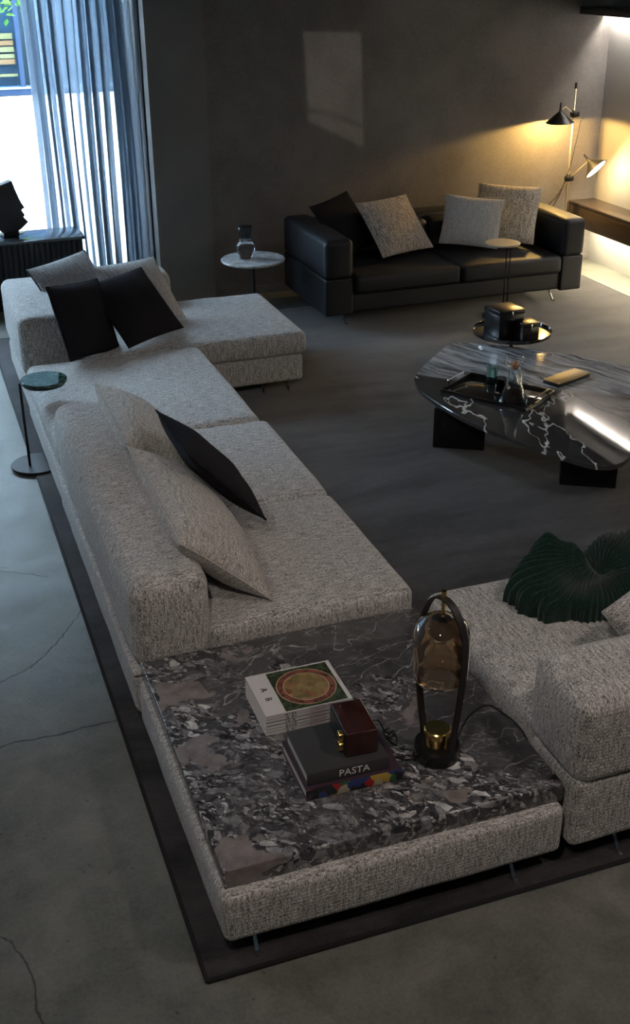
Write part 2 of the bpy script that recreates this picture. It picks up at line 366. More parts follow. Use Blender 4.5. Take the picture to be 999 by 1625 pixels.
def softbox(name, x0, x1, y0, y1, z0, z1, mat, parent=None, r=.04, puff=0., side=0., nz=.004, step=.06, seed=0, shape=None):
    """upholstered block: rounded edges, crowned top, slightly bulging sides, faint lumps"""
    A = V(((x1-x0)/2, (y1-y0)/2, (z1-z0)/2)); ctr = V(((x0+x1)/2, (y0+y1)/2, (z0+z1)/2)); r = min(r, min(A)*.98)
    T = [ticks(A[i], r, max(2, int(2*A[i]/step))) for i in range(3)]
    bm = bmesh.new(); cache = {}
    def vert(p):
        k = tuple(round(c, 5) for c in p)
        if k in cache: return cache[k]
        p = V(p); q = V([max(-(A[i]-r), min(A[i]-r, p[i])) for i in range(3)]); d = p-q
        if d.length > 0: d = d.normalized()*r
        s = q+d
        fx, fy, fz = 1-min(1, abs(s.x/A.x))**2.2, 1-min(1, abs(s.y/A.y))**2.2, 1-min(1, abs(s.z/A.z))**2.2
        n_ = d.normalized() if d.length else V((0, 0, 1))
        if n_.z > .3: s.z += puff*fx*fy
        s.x += side*fy*fz*(1 if s.x > 0 else -1)*abs(n_.x); s.y += side*fx*fz*(1 if s.y > 0 else -1)*abs(n_.y)
        s += n_*nz*noise.noise((s+ctr+V((seed*3.1, 0, 0)))*5)
        if shape: s = shape(s)
        v = bm.verts.new(s); cache[k] = v; return v
    for ax in range(3):
        u, v_ = [(1, 2), (2, 0), (0, 1)][ax]
        for sg in (-1, 1):
            for i in range(len(T[u])-1):
                for j in range(len(T[v_])-1):
                    q = []
                    for a, b in ((i, j), (i+1, j), (i+1, j+1), (i, j+1)):
                        p = [0, 0, 0]; p[ax] = sg*A[ax]; p[u] = T[u][a]; p[v_] = T[v_][b]; q.append(vert(p))
                    if len(set(q)) == 4:
                        try: bm.faces.new(q if sg > 0 else q[::-1])
                        except ValueError: pass
    o = fin(name, bm, mat, parent, smooth=True, loc=ctr); return o
def pillow(name, label, c, U, Vv, w_, h_, t_, mat, pmat=None, cat='cushion', group=None, n=22, sag=.0, seed=0):
    """cushion: centre, width axis, height axis; piping runs along the seam"""
    U = V(U).normalized(); Vv = V(Vv); Vv = (Vv-U*Vv.dot(U)).normalized(); N = U.cross(Vv)
    bm = bmesh.new(); top = {}; bot = {}
    def edge(u, v):   # seam line pulled in between the corners
        k = .045
        return (u*(1-k*(1-v*v)*0.9))*w_/2, (v*(1-k*(1-u*u)*0.9))*h_/2
    for i in range(n+1):
        for j in range(n+1):
            u = math.sin(math.pi/2*(-1+2*i/n)); v = math.sin(math.pi/2*(-1+2*j/n))
            x, y = edge(u, v)
            th = t_/2*((1-abs(u)**2.6)*(1-abs(v)**2.6))**.55
            wr = .012*noise.noise(V((x*7+seed, y*7, seed)))*((1-u*u)*(1-v*v))**.5
            sg = -sag*(1-u*u)*max(0, v)
            top[i, j] = bm.verts.new((x, y+sg, th+wr))
            bot[i, j] = top[i, j] if i in (0, n) or j in (0, n) else bm.verts.new((x, y+sg, -th+wr))
    for i in range(n):
        for j in range(n):
            bm.faces.new((top[i, j], top[i+1, j], top[i+1, j+1], top[i, j+1])); 
            q = (bot[i, j], bot[i, j+1], bot[i+1, j+1], bot[i+1, j])
            if len(set(q)) == 4 and not all(v in top.values() for v in q): bm.faces.new(q)
    root = thing(name, label, cat, (0, 0, 0), 0, group)
    root.matrix_world = Matrix.Translation(c) @ Matrix((U, Vv, N)).transposed().to_4x4()
    cov = fin('cover', bm, mat, root, smooth=True)
    ring = [edge(u, v) for u, v in [(math.sin(math.pi/2*(-1+2*i/n)), -1) for i in range(n)]+[(1, math.sin(math.pi/2*(-1+2*i/n))) for i in range(n)]
            + [(-math.sin(math.pi/2*(-1+2*i/n)), 1) for i in range(n)]+[(-1, -math.sin(math.pi/2*(-1+2*i/n))) for i in range(n+1)]]
    pipe('piping', [(x, y, 0) for x, y in ring], .0045, pmat or mat, root, 6)
    return root
def text_mesh(s, size, ext=.0004, bold=0.):
    cu = bpy.data.curves.new('lettering', 'FONT'); cu.body = s; cu.size = size; cu.extrude = ext; cu.offset = bold
    cu.align_x = 'CENTER'; cu.align_y = 'CENTER'; cu.resolution_u = 3
    to = bpy.data.objects.new('t', cu); C.objects.link(to); dg = bpy.context.evaluated_depsgraph_get(); dg.update()
    me = bpy.data.meshes.new_from_object(to.evaluated_get(dg)); bpy.data.objects.remove(to); return me
def struct(o): return tag(o, kind='structure')

# ------------------------------------------------------------ the room
CH = 4.2
struct(box('floor', -4, 6.4, -3, 10.9, -.12, 0, M['floor']))
struct(box('wall_back', 2.44, 6.4, 9.5, 9.7, 0, CH, M['wall']))
struct(box('trim_1', 1.97, 2.44, 9.43, 10.85, 0, CH, M['pil']))      # the grey pilaster beside the glazed bay
struct(box('wall_right', 6.2, 6.4, -3, 9.5, 0, CH, M['panel']))
struct(box('wall_left', -4.2, -4, -3, 10.9, 0, CH, M['pil']))
struct(box('wall_front', -4.2, 6.4, -3.2, -3, 0, CH, M['pil']))
struct(box('ceiling', -4.2, 6.4, -3.2, 10.9, CH, CH+.15, M['ceil']))
struct(box('baseboard_back', 2.44, 6.2, 9.484, 9.5, 0, .07, M['wall'], bev=.003))
# glazing of the bay
wn = struct(thing('window_1', None, None))
box('window_frame', -4, 1.97, 10.52, 10.60, 0, .06, M['blkm'], wn, .004)
for x in (-1.9, -.0): box('mullion', x-.025, x+.025, 10.52, 10.60, .06, CH, M['blkm'], wn, .004)
box('window_jamb', 1.915, 1.97, 10.45, 10.62, 0, CH, M['blkm'], wn, .004)
box('jamb_strip', 1.955, 1.97, 9.60, 9.74, 0, CH, M['satinblk'], wn, .002)  # black jamb strip, added for the dark slit beside the curtain
for a, b in ((-4, -1.925), (-1.875, -.025), (.025, 1.915)): box('pane', a, b, 10.555, 10.562, .06, CH, M['pane'], wn)
# sheer curtain
cu = thing('sheer_curtain', 'sheer blue-grey linen curtain hanging in deep folds beside the grey pilaster', 'curtain')
bm = bmesh.new(); nx_, nz_ = 260, 26; grid = []
for i in range(nx_+1):
    t = i/nx_; col_ = []
    for k in range(nz_+1):
        z = .012+k/nz_*(CH-.06)
        ph = t*2*math.pi*9.5+1.6*math.sin(t*9)+.9*math.sin(t*21+z*.25)
        sp = 1+.05*(1-z/CH)
        x = 1.16+(.77*t)*sp+.026*math.sin(ph*2+1)+.012*math.sin(z*1.3+t*7)
        y = 10.18-.30*t**3+(.065+.03*math.sin(t*17+2))*math.sin(ph)+.02*noise.noise(V((t*6, z*.7, 3)))
        col_.append(bm.verts.new((x, y, z)))
    grid.append(col_)
for i in range(nx_):
    for k in range(nz_): bm.faces.new((grid[i][k], grid[i+1][k], grid[i+1][k+1], grid[i][k+1]))
fin('drape', bm, M['sheer'], cu, smooth=True)
box('curtain_track', .6, 1.96, 10.15, 10.21, CH-.05, CH-.01, M['blk'], cu)

# light shelf on the right wall: dark box, LED line behind its lower lip
sh = thing('light_shelf', 'black wall shelf with a white light line under it, top right', 'shelf')
box('shelf_board', 5.86, 6.2, 2.0, 9.48, 2.215, 2.26, M['satinblk'], sh, .003)
box('front_lip', 5.86, 5.885, 2.0, 9.48, 2.200, 2.215, M['satinblk'], sh, .002)
tag(box('light_strip', 6.140, 6.158, 2.02, 9.47, 2.205, 2.2145, M['led'], sh), 'glowing white light strip')
cabinet = thing('wall_cabinet', 'low dark brown wall-hung cabinet under the light shelf on the right wall', 'cabinet')
box('carcass', 5.94, 6.198, 4.4, 9.48, .37, .565, M['oak'], cabinet, .002)
box('cabinet_top', 5.92, 6.2, 4.38, 9.485, .565, .585, M['oak_top'], cabinet, .002)
for k in range(4):
    y1 = 9.475-k*1.2
    box('door', 5.925, 5.939, y1-1.19, y1, .375, .56, M['oak'], cabinet, .002)
tag(box('under_light', 6.02, 6.10, 4.6, 9.40, .360, .3695, M['led_warm'], cabinet), 'warm light strip under the cabinet')
box('strip_lip', 6.122, 6.130, 2.0, 9.48, 2.176, 2.215, M['satinblk'], sh, .001)
# housings for the added fill spots (outside the frame, no known lamps there)
for i, (a, b, e, c) in enumerate(FILL_SPOTS):
    lab = ['over the marble corner table', 'over the near armchair module', 'over the long grey sofa', 'over the black leather sofa'][i]
    t = thing('fill_spot_fixture', 'black cylindrical fill spotlight, added and unseen, '+lab, 'spotlight', a, 0, 'added fill spotlights')
    dirv = (V(b)-V(a)).normalized(); q = dirv.to_track_quat('-Z', 'Y')
    h_ = turn('housing', [(0, .16), (.06, .155), (.063, .0), (.057, .0), (.05, .11), (0, .11)], M['blk'], t, 24)
    h_.rotation_euler = q.to_euler(); h_.location = dirv*.09*0+V((0, 0, 0))
    for v in h_.data.vertices: v.co.z += .14
    h_.location = -dirv*.0
    pipe('stem', [(0, 0, .2), (0, 0, CH-a[2])], .012, M['blk'], t)

# added unseen projector near the ceiling, standing in for reflected sun: its shutter plate lets out one skewed window-like patch of light on the back wall
PL = V((2.6, 5.6, 3.86)); pj = thing('added_projector', 'added unseen black projector throwing the pale patch on the back wall', 'projector', PL)
def onplate(x, z, d=.42):
    k = d/(9.5-PL.y); return ((x-PL.x)*k, d, (z-PL.z)*k)
hole = [onplate(*q) for q in ((3.30, 2.13), (3.80, 2.11), (3.84, 1.18), (3.33, 1.43))]
outer = [(-.12, .42, .12), (.30, .42, .12), (.30, .42, -.42), (-.12, .42, -.42)]
bm = bmesh.new(); A = [bm.verts.new(p) for p in hole]; B = [bm.verts.new(p) for p in outer]
for i in range(4): bm.faces.new((A[i], A[(i+1) % 4], B[(i+1) % 4], B[i]))
q = [onplate(*p) for p in ((3.25, 1.515), (3.25, 1.535), (3.56, 1.48), (3.9, 1.335), (3.9, 1.305), (3.56, 1.45))]
bm.faces.new([bm.verts.new((x, y+.002, z)) for x, y, z in q])
fin('shutter_plate', bm, M['blk'], pj)
bm = bmesh.new(); C8 = [bm.verts.new((x, y, z)) for y in (-.1, .42) for x, z in ((-.12, .12), (.30, .12), (.30, -.42), (-.12, -.42))]
bm.faces.new(C8[:4])
for i in range(4): bm.faces.new((C8[i], C8[(i+1) % 4], C8[4+(i+1) % 4], C8[4+i]))
fin('housing', bm, M['blk'], pj)
pipe('stem', [(.09, .1, .12), (.09, .1, CH-PL.z)], .012, M['blk'], pj)
light('added_patch_light', 'POINT', PL, PL+V((0, 1, 0)), 90, (1, .86, .74), shadow_soft_size=.003)

# ------------------------------------------------------------ outdoors
g = G('sunlit_pavement', rough=.9); o = g.pos(); g.set('col', g.ramp(g.noi(o, 3, 4), [(.3, (.55, .56, .56)), (.7, (.68, .68, .67))])); M['pave'] = g.m
struct(box('ground', -30, 30, 10.9, 45, -.2, -.02, M['pave']))
kerb = struct(box('kerb', -30, 30, 24.9, 25.2, -.02, .06, simple('kerb_stone', (.42, .43, .44), .8)))
bl = thing('storefront_building', 'dark glazed shop front with yellow boards across the sunlit street', 'building')
M['navyfr'] = simple('navy_frame', (.006, .011, .022), .4, spec=.05); M['teal'] = simple('teal_infill', (.010, .016, .018), .5, spec=.05)
M['yel'] = simple('yellow_board', (.10, .062, .018), .6, spec=.05); M['orn'] = simple('orange_board', (.11, .042, .012), .6, spec=.05)
box('wall', -16, 24, 26.3, 26.8, 0, 13, M['teal'], bl)
box('plinth', -12, 20, 26.0, 26.3, 0, .12, M['navyfr'], bl)
box('plinth_ledge', -12, 20, 25.97, 26.3, .12, .16, simple('pale_ledge', (.06, .075, .10), .5, spec=.05), bl)
for x in (-1.6, .6, 2.78, 3.02, 5.2, 7.4): box('mullion', x-.05, x+.05, 26.0, 26.1, .16, 6.5, M['navyfr'], bl)
for a, b in ((-1.55, .55), (.65, 2.73), (3.07, 5.15), (5.25, 7.35)): box('pane', a, b, 26.04, 26.06, .16, 6.4, M['shop_pane'], bl)
for k, (z0, z1, mm) in enumerate(((.36, .41, 'yel'), (.60, .70, 'orn'), (.72, .80, 'yel'), (.84, .94, 'yel'), (.97, 1.06, 'orn'), (1.09, 1.2, 'yel'))):
    box('board', -1.5, 2.68 if k else 2.7, 26.12, 26.2, z0, z1, M[mm], bl)
for k in range(5): box('shelf_item', 3.1+k*.34, 3.32+k*.34, 26.1, 26.25, .55+.05*(k % 2), .95, simple('mauve_box', (.03+.01*(k % 2), .022, .028), .6, spec=.05), bl)
lf = thing('leafy_branch', 'bright green leafy branch hanging into the top left of the window', 'branch')
bm = bmesh.new(); tube(bm, spline([(-1.2, 14.2, 4.0), (-.2, 14.1, 3.3), (.7, 14, 2.75), (1.5, 14, 2.45)]), [.02-.0004*i for i in range(25)], 6)
tube(bm, spline([(.2, 14.05, 3.0), (.9, 14.0, 2.9), (1.75, 13.95, 2.55)]), .006, 5)
fin('twig', bm, simple('twig_bark', (.08, .06, .04), .8), lf, smooth=True)
g = G('leaf_green', rough=.7, spec=.03); oi = g.n('ObjectInfo', out=5); g.set('col', g.ramp(oi, [(0, (.010, .045, .006)), (1, (.045, .10, .018))])); g.set('Subsurface Weight', 0.); M['leaf'] = g.m
bm = bmesh.new(); L = [(0, 0), (.018, .02), (.026, .05), (.016, .085), (0, .11)]
ctr_ = [bm.verts.new((0, y, .004*math.sin(y*30))) for x, y in L]
for sg in (-1, 1):
    rim = [ctr_[0]]+[bm.verts.new((sg*x, y, -.006)) for x, y in L[1:-1]]+[ctr_[-1]]
    for i in range(len(L)-1):
        q = [ctr_[i], ctr_[i+1], rim[i+1], rim[i]]; q = list(dict.fromkeys(q))
        if len(q) > 2: bm.faces.new(q)
leafme = bpy.data.meshes.new('leaf'); bm.to_mesh(leafme); bm.free(); leafme.materials.append(M['leaf'])
for i in range(150):
    o = bpy.data.objects.new('leaf', leafme); C.objects.link(o); o.parent = lf
    t = random.random(); x = .7+1.1*t; 
    o.location = (x+random.uniform(-.1, .1), 14+random.uniform(-.15, .15), 2.42-.25*t+random.uniform(-.18, .55)-(.1 if random.random() < .25 else 0))
    o.rotation_euler = (random.uniform(2.2, 4.2), random.uniform(-.8, .8), random.uniform(0, 6.28)); s_ = random.uniform(.8, 1.35); o.scale = (s_, s_, s_)

# ------------------------------------------------------------ carpet
rug = thing('carpet', 'large charcoal carpet under both sofas and the coffee table', 'rug')
box('pile', .485, 5.79, 2.37, 8.93, .001, .013, M['rug'], rug, .004)
bm = bmesh.new()
tube(bm, [(.485, 2.37, .008), (.485, 8.93, .008)], .008, 6); tube(bm, [(.485, 2.37, .008), (5.79, 2.37, .008)], .008, 6)
tube(bm, [(5.79, 2.37, .008), (5.79, 8.93, .008)], .008, 6); tube(bm, [(.485, 8.93, .008), (5.79, 8.93, .008)], .008, 6)
fin('edge_binding', bm, M['rug_edge'], rug, smooth=True)
FZ = .013   # carpet top

def foot(parent, x, y, zt, dx=0, dy=-1):
    """polished blade foot: sloping blade and a short sole"""
    bm = bmesh.new(); px, py = -dy, dx
    def P_(a, s, z): return bm.verts.new((x+dx*a+px*s, y+dy*a+py*s, z))
    pr = [(-.035, zt), (-.02, zt), (.03, FZ+.012), (.05, FZ+.006), (.05, FZ), (.018, FZ)]
    A = [P_(a, .006, z) for a, z in pr]; B = [P_(a, -.006, z) for a, z in pr]
    bm.faces.new(A); bm.faces.new(B[::-1])
    for i in range(6): bm.faces.new((A[i], B[i], B[(i+1) % 6], A[(i+1) % 6]))
    return fin('foot', bm, M['chrome'], parent)

# ------------------------------------------------------------ the grey sectional
# module 1: upholstered corner base and the marble slab on it
m1 = thing('upholstered_base', 'grey melange upholstered low base carrying the marble slab at the near corner', 'sofa base')
softbox('body', .555, 1.695, 2.405, 3.60, .085, .275, M['fab'], m1, r=.028, side=.006, nz=.003)
for x, y in ((.655, 2.445), (1.53, 2.445), (.68, 3.5), (1.58, 3.5)): foot(m1, x, y, .09)
slab = box('marble_slab', -.565, .565, -.58, .58, -.035, .035, M['breccia'], None, .004, 3)
slab.location = (1.135, 3.022, .3085); slab.name = 'marble_slab'
tag(slab, 'thick square slab of grey and rose breccia marble in the near corner', 'table top')

# module 2: two seats with backrest
m2 = thing('sofa', 'long grey melange sofa module with low backrest and two seat cushions', 'sofa', group=None)
softbox('base', .545, 1.69, 3.62, 5.60, .085, .27, M['fab'], m2, r=.03, nz=.003)
softbox('seat_cushion', .84, 1.705, 3.612, 4.59, .265, .425, M['fab'], m2, r=.045, puff=.014, side=.006, seed=1)
softbox('seat_cushion', .84, 1.705, 4.605, 5.60, .265, .425, M['fab'], m2, r=.045, puff=.014, side=.006, seed=2)
def backshape(s):
    s.x += .02*max(0, s.z)/.2; return s
softbox('backrest', .555, .865, 3.612, 5.62, .265, .665, M['fab'], m2, r=.075, puff=.012, side=.012, seed=3, nz=.008)
softbox('base_roll', .542, .60, 3.62, 5.6, .262, .285, M['fab'], m2, r=.011)
for x, y in ((.66, 5.5), (1.6, 3.7), (1.6, 5.5)): foot(m2, x, y, .09, 1, 0)
# loose back cushions
c1 = pillow('back_cushion', 'large grey back cushion nearest the marble slab, slumped against the sofa back', (.95, 4.21, .595), (0, 1, .0), (-.74, 0, .67), 1.0, .47, .24, M['fab_warm'], cat='cushion', group='back cushions of the long sofa', seed=1, sag=.02)
c2 = pillow('back_cushion', 'large grey back cushion behind the black cushion, farther along the sofa back', (.95, 5.17, .595), (0, 1, .0), (-.74, 0, .67), .86, .47, .24, M['fab_warm'], cat='cushion', group='back cushions of the long sofa', seed=5, sag=.02)
pillow('throw_pillow', 'black ribbed cushion tilted edge-on against the long sofa back cushions', (1.105, 4.52, .69), (-.03, 1, .01), (-.67, -.03, .74), .54, .49, .13, M['navy'], M['navy2'], seed=7)

# module 3: open seat without back
m3_ = thing('ottoman_module', 'square backless grey seat module between the long sofa and the chaise', 'ottoman')
softbox('base', .55, 1.665, 5.63, 6.98, .085, .27, M['fab'], m3_, r=.03, nz=.003)
softbox('seat_cushion', .56, 1.68, 5.62, 6.99, .265, .425, M['fab'], m3_, r=.05, puff=.015, side=.008, seed=6)
for x, y in ((.66, 5.75), (1.58, 5.75), (.66, 6.85)): foot(m3_, x, y, .09, 1, 0)

# module 4: chaise along the window side
m4 = thing('chaise_sofa', 'wide grey chaise module at the far end with low arm and backrest by the window', 'sofa')
softbox('base', .56, 2.40, 7.0, 8.12, .085, .27, M['fab'], m4, r=.03, nz=.003)
softbox('seat_cushion', .86, 2.43, 6.995, 8.07, .265, .425, M['fab'], m4, r=.045, puff=.015, side=.006, seed=8)
softbox('armrest', .56, .885, 7.17, 8.26, .265, .66, M['fab'], m4, r=.06, side=.01, puff=.01, seed=9)
softbox('backrest', .60, 1.74, 8.00, 8.28, .265, .655, M['fab'], m4, r=.06, side=.01, puff=.01, seed=10)
for x, y in ((2.12, 7.06), (2.30, 7.06), (2.30, 7.9)): foot(m4, x, y, .09, 0, -1)
G4 = 'throw pillows on the chaise'
pillow('throw_pillow', 'grey tufted cushion in the chaise corner, farthest left, behind the black ones', (1.019, 7.83, 0.655), (0.912, 0.39, 0.123), (-0.355, 0.605, 0.712), 0.47, 0.47, .14, M['grey_p'], M['ink'], group=G4, seed=11)
pillow('throw_pillow', 'pale grey tufted cushion leaning beside the front black cushion on the chaise', (1.43, 7.59, 0.64), (0.91, 0.414, -0.035), (-0.262, 0.636, 0.726), 0.5, 0.5, .14, M['pale_p'], M['pale_p'], group=G4, seed=12)
pillow('throw_pillow', 'black cushion against the chaise arm, the left of two', (0.965, 7.08, 0.65), (0.769, 0.628, -0.118), (-0.168, 0.377, 0.911), 0.47, 0.47, .15, M['navy'], M['navy2'], group=G4, seed=13)
pillow('throw_pillow', 'black corduroy cushion with crisp edge lying in front on the chaise, right of two', (1.328, 7.257, 0.644), (0.844, 0.536, 0.023), (-0.392, 0.587, 0.708), 0.5, 0.5, .15, M['navy'], M['navy2'], group=G4, seed=14)

# module 5: near right seat
m5 = thing('armchair_module', 'grey melange sofa module cut by the right edge, its low back nearest the camera', 'sofa')
softbox('base', 1.735, 3.1, 2.44, 3.57, .085, .27, M['fab_y'], m5, r=.03, nz=.003)
softbox('seat_cushion', 1.725, 3.1, 2.66, 3.58, .262, .425, M['fab_y'], m5, r=.045, puff=.012, side=.006, seed=15)
softbox('backrest', 1.72, 3.12, 2.40, 2.735, .335, .665, M['fab_y'], m5, r=.055, side=.012, puff=.012, seed=16)
softbox('backrest_base', 1.725, 3.12, 2.408, 2.73, .085, .36, M['fab_y'], m5, r=.03, side=.006, seed=18)
for x, y in ((1.92, 2.44), (2.9, 2.44)): foot(m5, x, y, .09)
pillow('throw_pillow', 'grey melange cushion at the right edge behind the nearest low back', (2.45, 2.88, .55), (.82, .08, .45), (-.4, .35, .75), 0.50, 0.44, .18, M['fab'], seed=17)
# knitted throw: ribbed folds heaped on the seat
def throw():
    bm = bmesh.new(); na, nr = 520, 64; rows = []
    cx, cy = 2.40, 3.34; px_, py_ = 2.385, 3.36
    out = [(0, .50), (.5, .42), (1.0, .31), (1.35, .30), (1.6, .24), (1.9, .26), (2.15, .33), (2.5, .36), (2.95, .40), (3.3, .42), (3.6, .40), (4.0, .36), (4.4, .33), (4.8, .32), (5.3, .36), (5.8, .44), (2*math.pi, .50)]
    def R_(a):
        for (a0, r0_), (a1, r1_) in zip(out, out[1:]):
            if a0 <= a <= a1:
                t = (a-a0)/(a1-a0); t = t*t*(3-2*t); return r0_+(r1_-r0_)*t
        return .4
    rolls = [((2.06, 3.26), (2.28, 3.36), .095), ((2.12, 3.44), (2.30, 3.49), .125), ((2.16, 3.17), (2.36, 3.21), .085), ((2.48, 3.50), (2.80, 3.47), .125), ((2.44, 3.24), (2.75, 3.22), .085), ((2.30, 3.40), (2.50, 3.36), .06)]
    def H(x, y):
        acc = 0
        for (ax, ay), (bx, by), r_ in rolls:
            dx, dy = bx-ax, by-ay; t = max(0, min(1, ((x-ax)*dx+(y-ay)*dy)/(dx*dx+dy*dy)))
            d = math.hypot(x-ax-t*dx, y-ay-t*dy)
            acc += (r_*max(0, 1-(d/(r_*1.45))**2)**.75)**5
        vx = (x-2.395-(y-3.36)*.15)/.045; vl = math.exp(-vx*vx)*min(1, max(0, (y-3.30)/.06))
        return acc**.2*(1-.6*vl)+.055*math.exp(-((x-2.22)/.05)**2-((y-3.50)/.06)**2)
    for j in range(nr+1):
        row = []
        for i in range(na):
            a = 2*math.pi*i/na; t = 1-j/nr
            rr = R_(a)*(1+.03*math.sin(a*9)+.025*math.sin(a*17+1)) * (math.sin(t*math.pi/2))
            x = cx+rr*math.cos(a); y = cy+rr*math.sin(a)*.72
            edge_ = (1-t**6)**.5
            ax_, ay_ = x-px_, y-py_; rad = math.hypot(ax_, ay_)
            ang = math.atan2(ay_, ax_)+.16*(noise.noise(V((x*4, y*4, 5))))*min(1, rad/.15)
            k = 34 if rad < .10 else 68
            rib = math.sin(ang*34)*(1-min(1, max(0, (rad-.09)/.04)))+math.sin(ang*68+1)*min(1, max(0, (rad-.09)/.04))
            z = .434+(.022+1.02*H(x, y)+.012*noise.noise(V((x*8, y*8, 1))))*edge_
            z += .0078*rib*edge_*min(1, rad/.05); q = .006*rib*(1-edge_)
            row.append(bm.verts.new((x+q*math.cos(a), y+q*math.sin(a), z)))
        rows.append(row)
    for A, B in zip(rows, rows[1:]):
        for i in range(na):
            try: bm.faces.new((A[i], A[(i+1) % na], B[(i+1) % na], B[i]))
            except ValueError: pass
    bmesh.ops.remove_doubles(bm, verts=bm.verts, dist=.0003)
    o = fin('knitted_throw', bm, M['knit'], None, smooth=True)
    tag(o, 'dark green chunky ribbed knit throw heaped on the right-hand seat', 'blanket')
throw()

# ------------------------------------------------------------ on the marble slab
SZ = .3435
BK = 'paperbacks stacked on the marble slab'
g = G('cover_art'); o = g.obj(); x, y, z = g.sep(o)
rr_ = g.mth('SQRT', g.mth('ADD', g.mth('MULTIPLY', x, x), g.mth('MULTIPLY', y, y)))
nn = g.noi(o, 38, 3, .6); cellc = g.vor(g.wob(o, 20, .03), 46, 'F1', 'Color')
med = g.ramp(g.sep(cellc)[0], [(0, (.10, .08, .03)), (.3, (.30, .24, .10)), (.5, (.20, .05, .035)), (.75, (.36, .22, .11)), (1, (.14, .13, .05))])
med = g.mix(g.ramp(rr_, [(.0, .7), (.07, .0)]), med, g.ramp(nn, [(.35, (.12, .10, .05)), (.6, (.32, .27, .12))]))
grn = g.ramp(g.noi(g.wob(o, 40, .03), 60, 4, .7), [(.4, (.012, .02, .012)), (.6, (.07, .10, .05))])
ringd = g.ramp(g.sep(g.vor(o, 60, 'F1', 'Color'))[0], [(0, (.06, .03, .02)), (1, (.28, .10, .08))])
cc = g.mix(g.mth('GREATER_THAN', rr_, .082), med, ringd); 
cc = g.mix(g.mth('MULTIPLY', g.mth('GREATER_THAN', rr_, .104), g.mth('LESS_THAN', rr_, .107)), cc, (.5, .42, .25)); cc = g.mix(g.mth('MULTIPLY', g.mth('GREATER_THAN', rr_, .079), g.mth('LESS_THAN', rr_, .082)), cc, (.5, .42, .25))
cc = g.mix(g.mth('GREATER_THAN', rr_, .107), cc, grn); g.set('col', cc); g.set('rough', .35); M['art'] = g.m
BW, BD, BH = .315, .252, .0124
def paperback(k, last):
    lab = ['bottom paperback of the white stack on the marble slab', 'second paperback from the bottom of the white stack', 'third paperback from the bottom of the white stack',
           'fourth paperback from the bottom of the white stack', 'paperback just under the top one of the white stack', 'top paperback of the white stack, round ornament on its cover'][k]
    b = thing('paperback_book', lab, 'book', (1.037+random.uniform(-.002, .002), 3.130+random.uniform(-.002, .002), SZ+.0006+k*(BH+.0006)), random.uniform(-.006, .006), BK)
    bm = bmesh.new(); bbox(bm, -BW/2, BW/2, -BD/2, BD/2, 0, .0012); bbox(bm, -BW/2, BW/2, -BD/2, BD/2, BH-.0012, BH); bbox(bm, -BW/2, BW/2, -BD/2, -BD/2+.0015, 0, BH)
    fin('cover', bm, M['cover'], b); box('page_block', -BW/2+.002, BW/2-.003, -BD/2+.0015, BD/2-.003, .0012, BH-.0012, M['paper'], b)
    # spine print: two heavy marks and a row of light ones
    bm = bmesh.new()
    for q in range(2):
        for s_ in range(5):
            if (s_+q+k) % 4: bbox(bm, -.088+q*.022+s_*.0034, -.088+q*.022+s_*.0034+.0022, -BD/2-.0004, -BD/2, .002+.001*(s_ % 3), BH-.002-.001*((s_+q) % 2))
    fin('spine_print', bm, M['ink'], b)
    bm = bmesh.new()
    for s_ in range(12): bbox(bm, .0+s_*.0048, .0+s_*.0048+.003, -BD/2-.0004, -BD/2, .004, BH-.004+.001*(s_ % 2))
    fin('spine_small_print', bm, M['pink_ink'], b)
    if last:
        ar = link('cover_picture', bpy.data.meshes.new('a'), None, b); bm = bmesh.new(); bbox(bm, -.113, .113, -.118, .118, 0, .0004); bm.to_mesh(ar.data); bm.free(); ar.data.materials.append(M['art'])
        ar.location = (.030, 0, BH); tag(ar, 'round gold and red ornament on dark green')
        for s_, yy in (('A', .028), ('B', -.030)):
            tx = link('cover_letter', text_mesh(s_, .034, .0003), M['ink'], b); tx.location = (-.118, yy, BH+.0004); tx.rotation_euler = (0, 0, -math.pi/2)
        bm = bmesh.new()
        for s_ in range(5): bbox(bm, .148, .152, -.02+s_*.008, -.015+s_*.008, BH, BH+.0003)
        fin('cover_small_print', bm, M['pink_ink'], b)
for k in range(6): paperback(k, k == 5)

def hardback(name, label, loc, rz, w_, d_, h_, cm, spine):
    b = thing(name, label, 'book', loc, rz, None)
    bm = bmesh.new(); bbox(bm, -w_/2, w_/2, -d_/2, d_/2, 0, .003, .0008, 1); bbox(bm, -w_/2, w_/2, -d_/2, d_/2, h_-.003, h_, .0008, 1)
    fin('boards', bm, cm, b)
    bm = bmesh.new(); bbox(bm, -w_/2, w_/2, -d_/2-.001, -d_/2+.003, .000, h_, .0012, 2)
    sp_ = fin('spine', bm, spine, b, auto=40)
    box('page_block', -w_/2+.005, w_/2-.005, -d_/2+.003, d_/2-.005, .003, h_-.003, M['paper'], b)
    return b
g = G('photo_spine'); o = g.obj(); cl = g.vor(g.wob(g.scl(o, (1, 1, .8)), 50, .015), 34, 'F1', 'Color'); c_ = g.sep(cl)
g.set('col', g.ramp(c_[0], [(0, (.02, .02, .025)), (.25, (.03, .05, .16)), (.38, (.45, .30, .06)), (.5, (.35, .02, .02)), (.64, (.02, .02, .02)), (.76, (.03, .13, .06)), (.88, (.42, .36, .26)), (.95, (.3, .03, .03))], 'CONSTANT')); g.set('rough', .3); M['photo'] = g.m
b1 = hardback('hardcover_book', 'lower big cookbook with colourful food pictures on its spine', (1.062, 2.775, SZ+.0006), -.02, .325, .262, .042, simple('plum_board', (.05, .03, .045), .4), M['photo'])
b2 = hardback('hardcover_book', 'upper big charcoal cookbook with white PASTA lettering on its spine', (1.048, 2.778, SZ+.0436), -.03, .275, .232, .044, M['blkbook'], M['blkbook'])
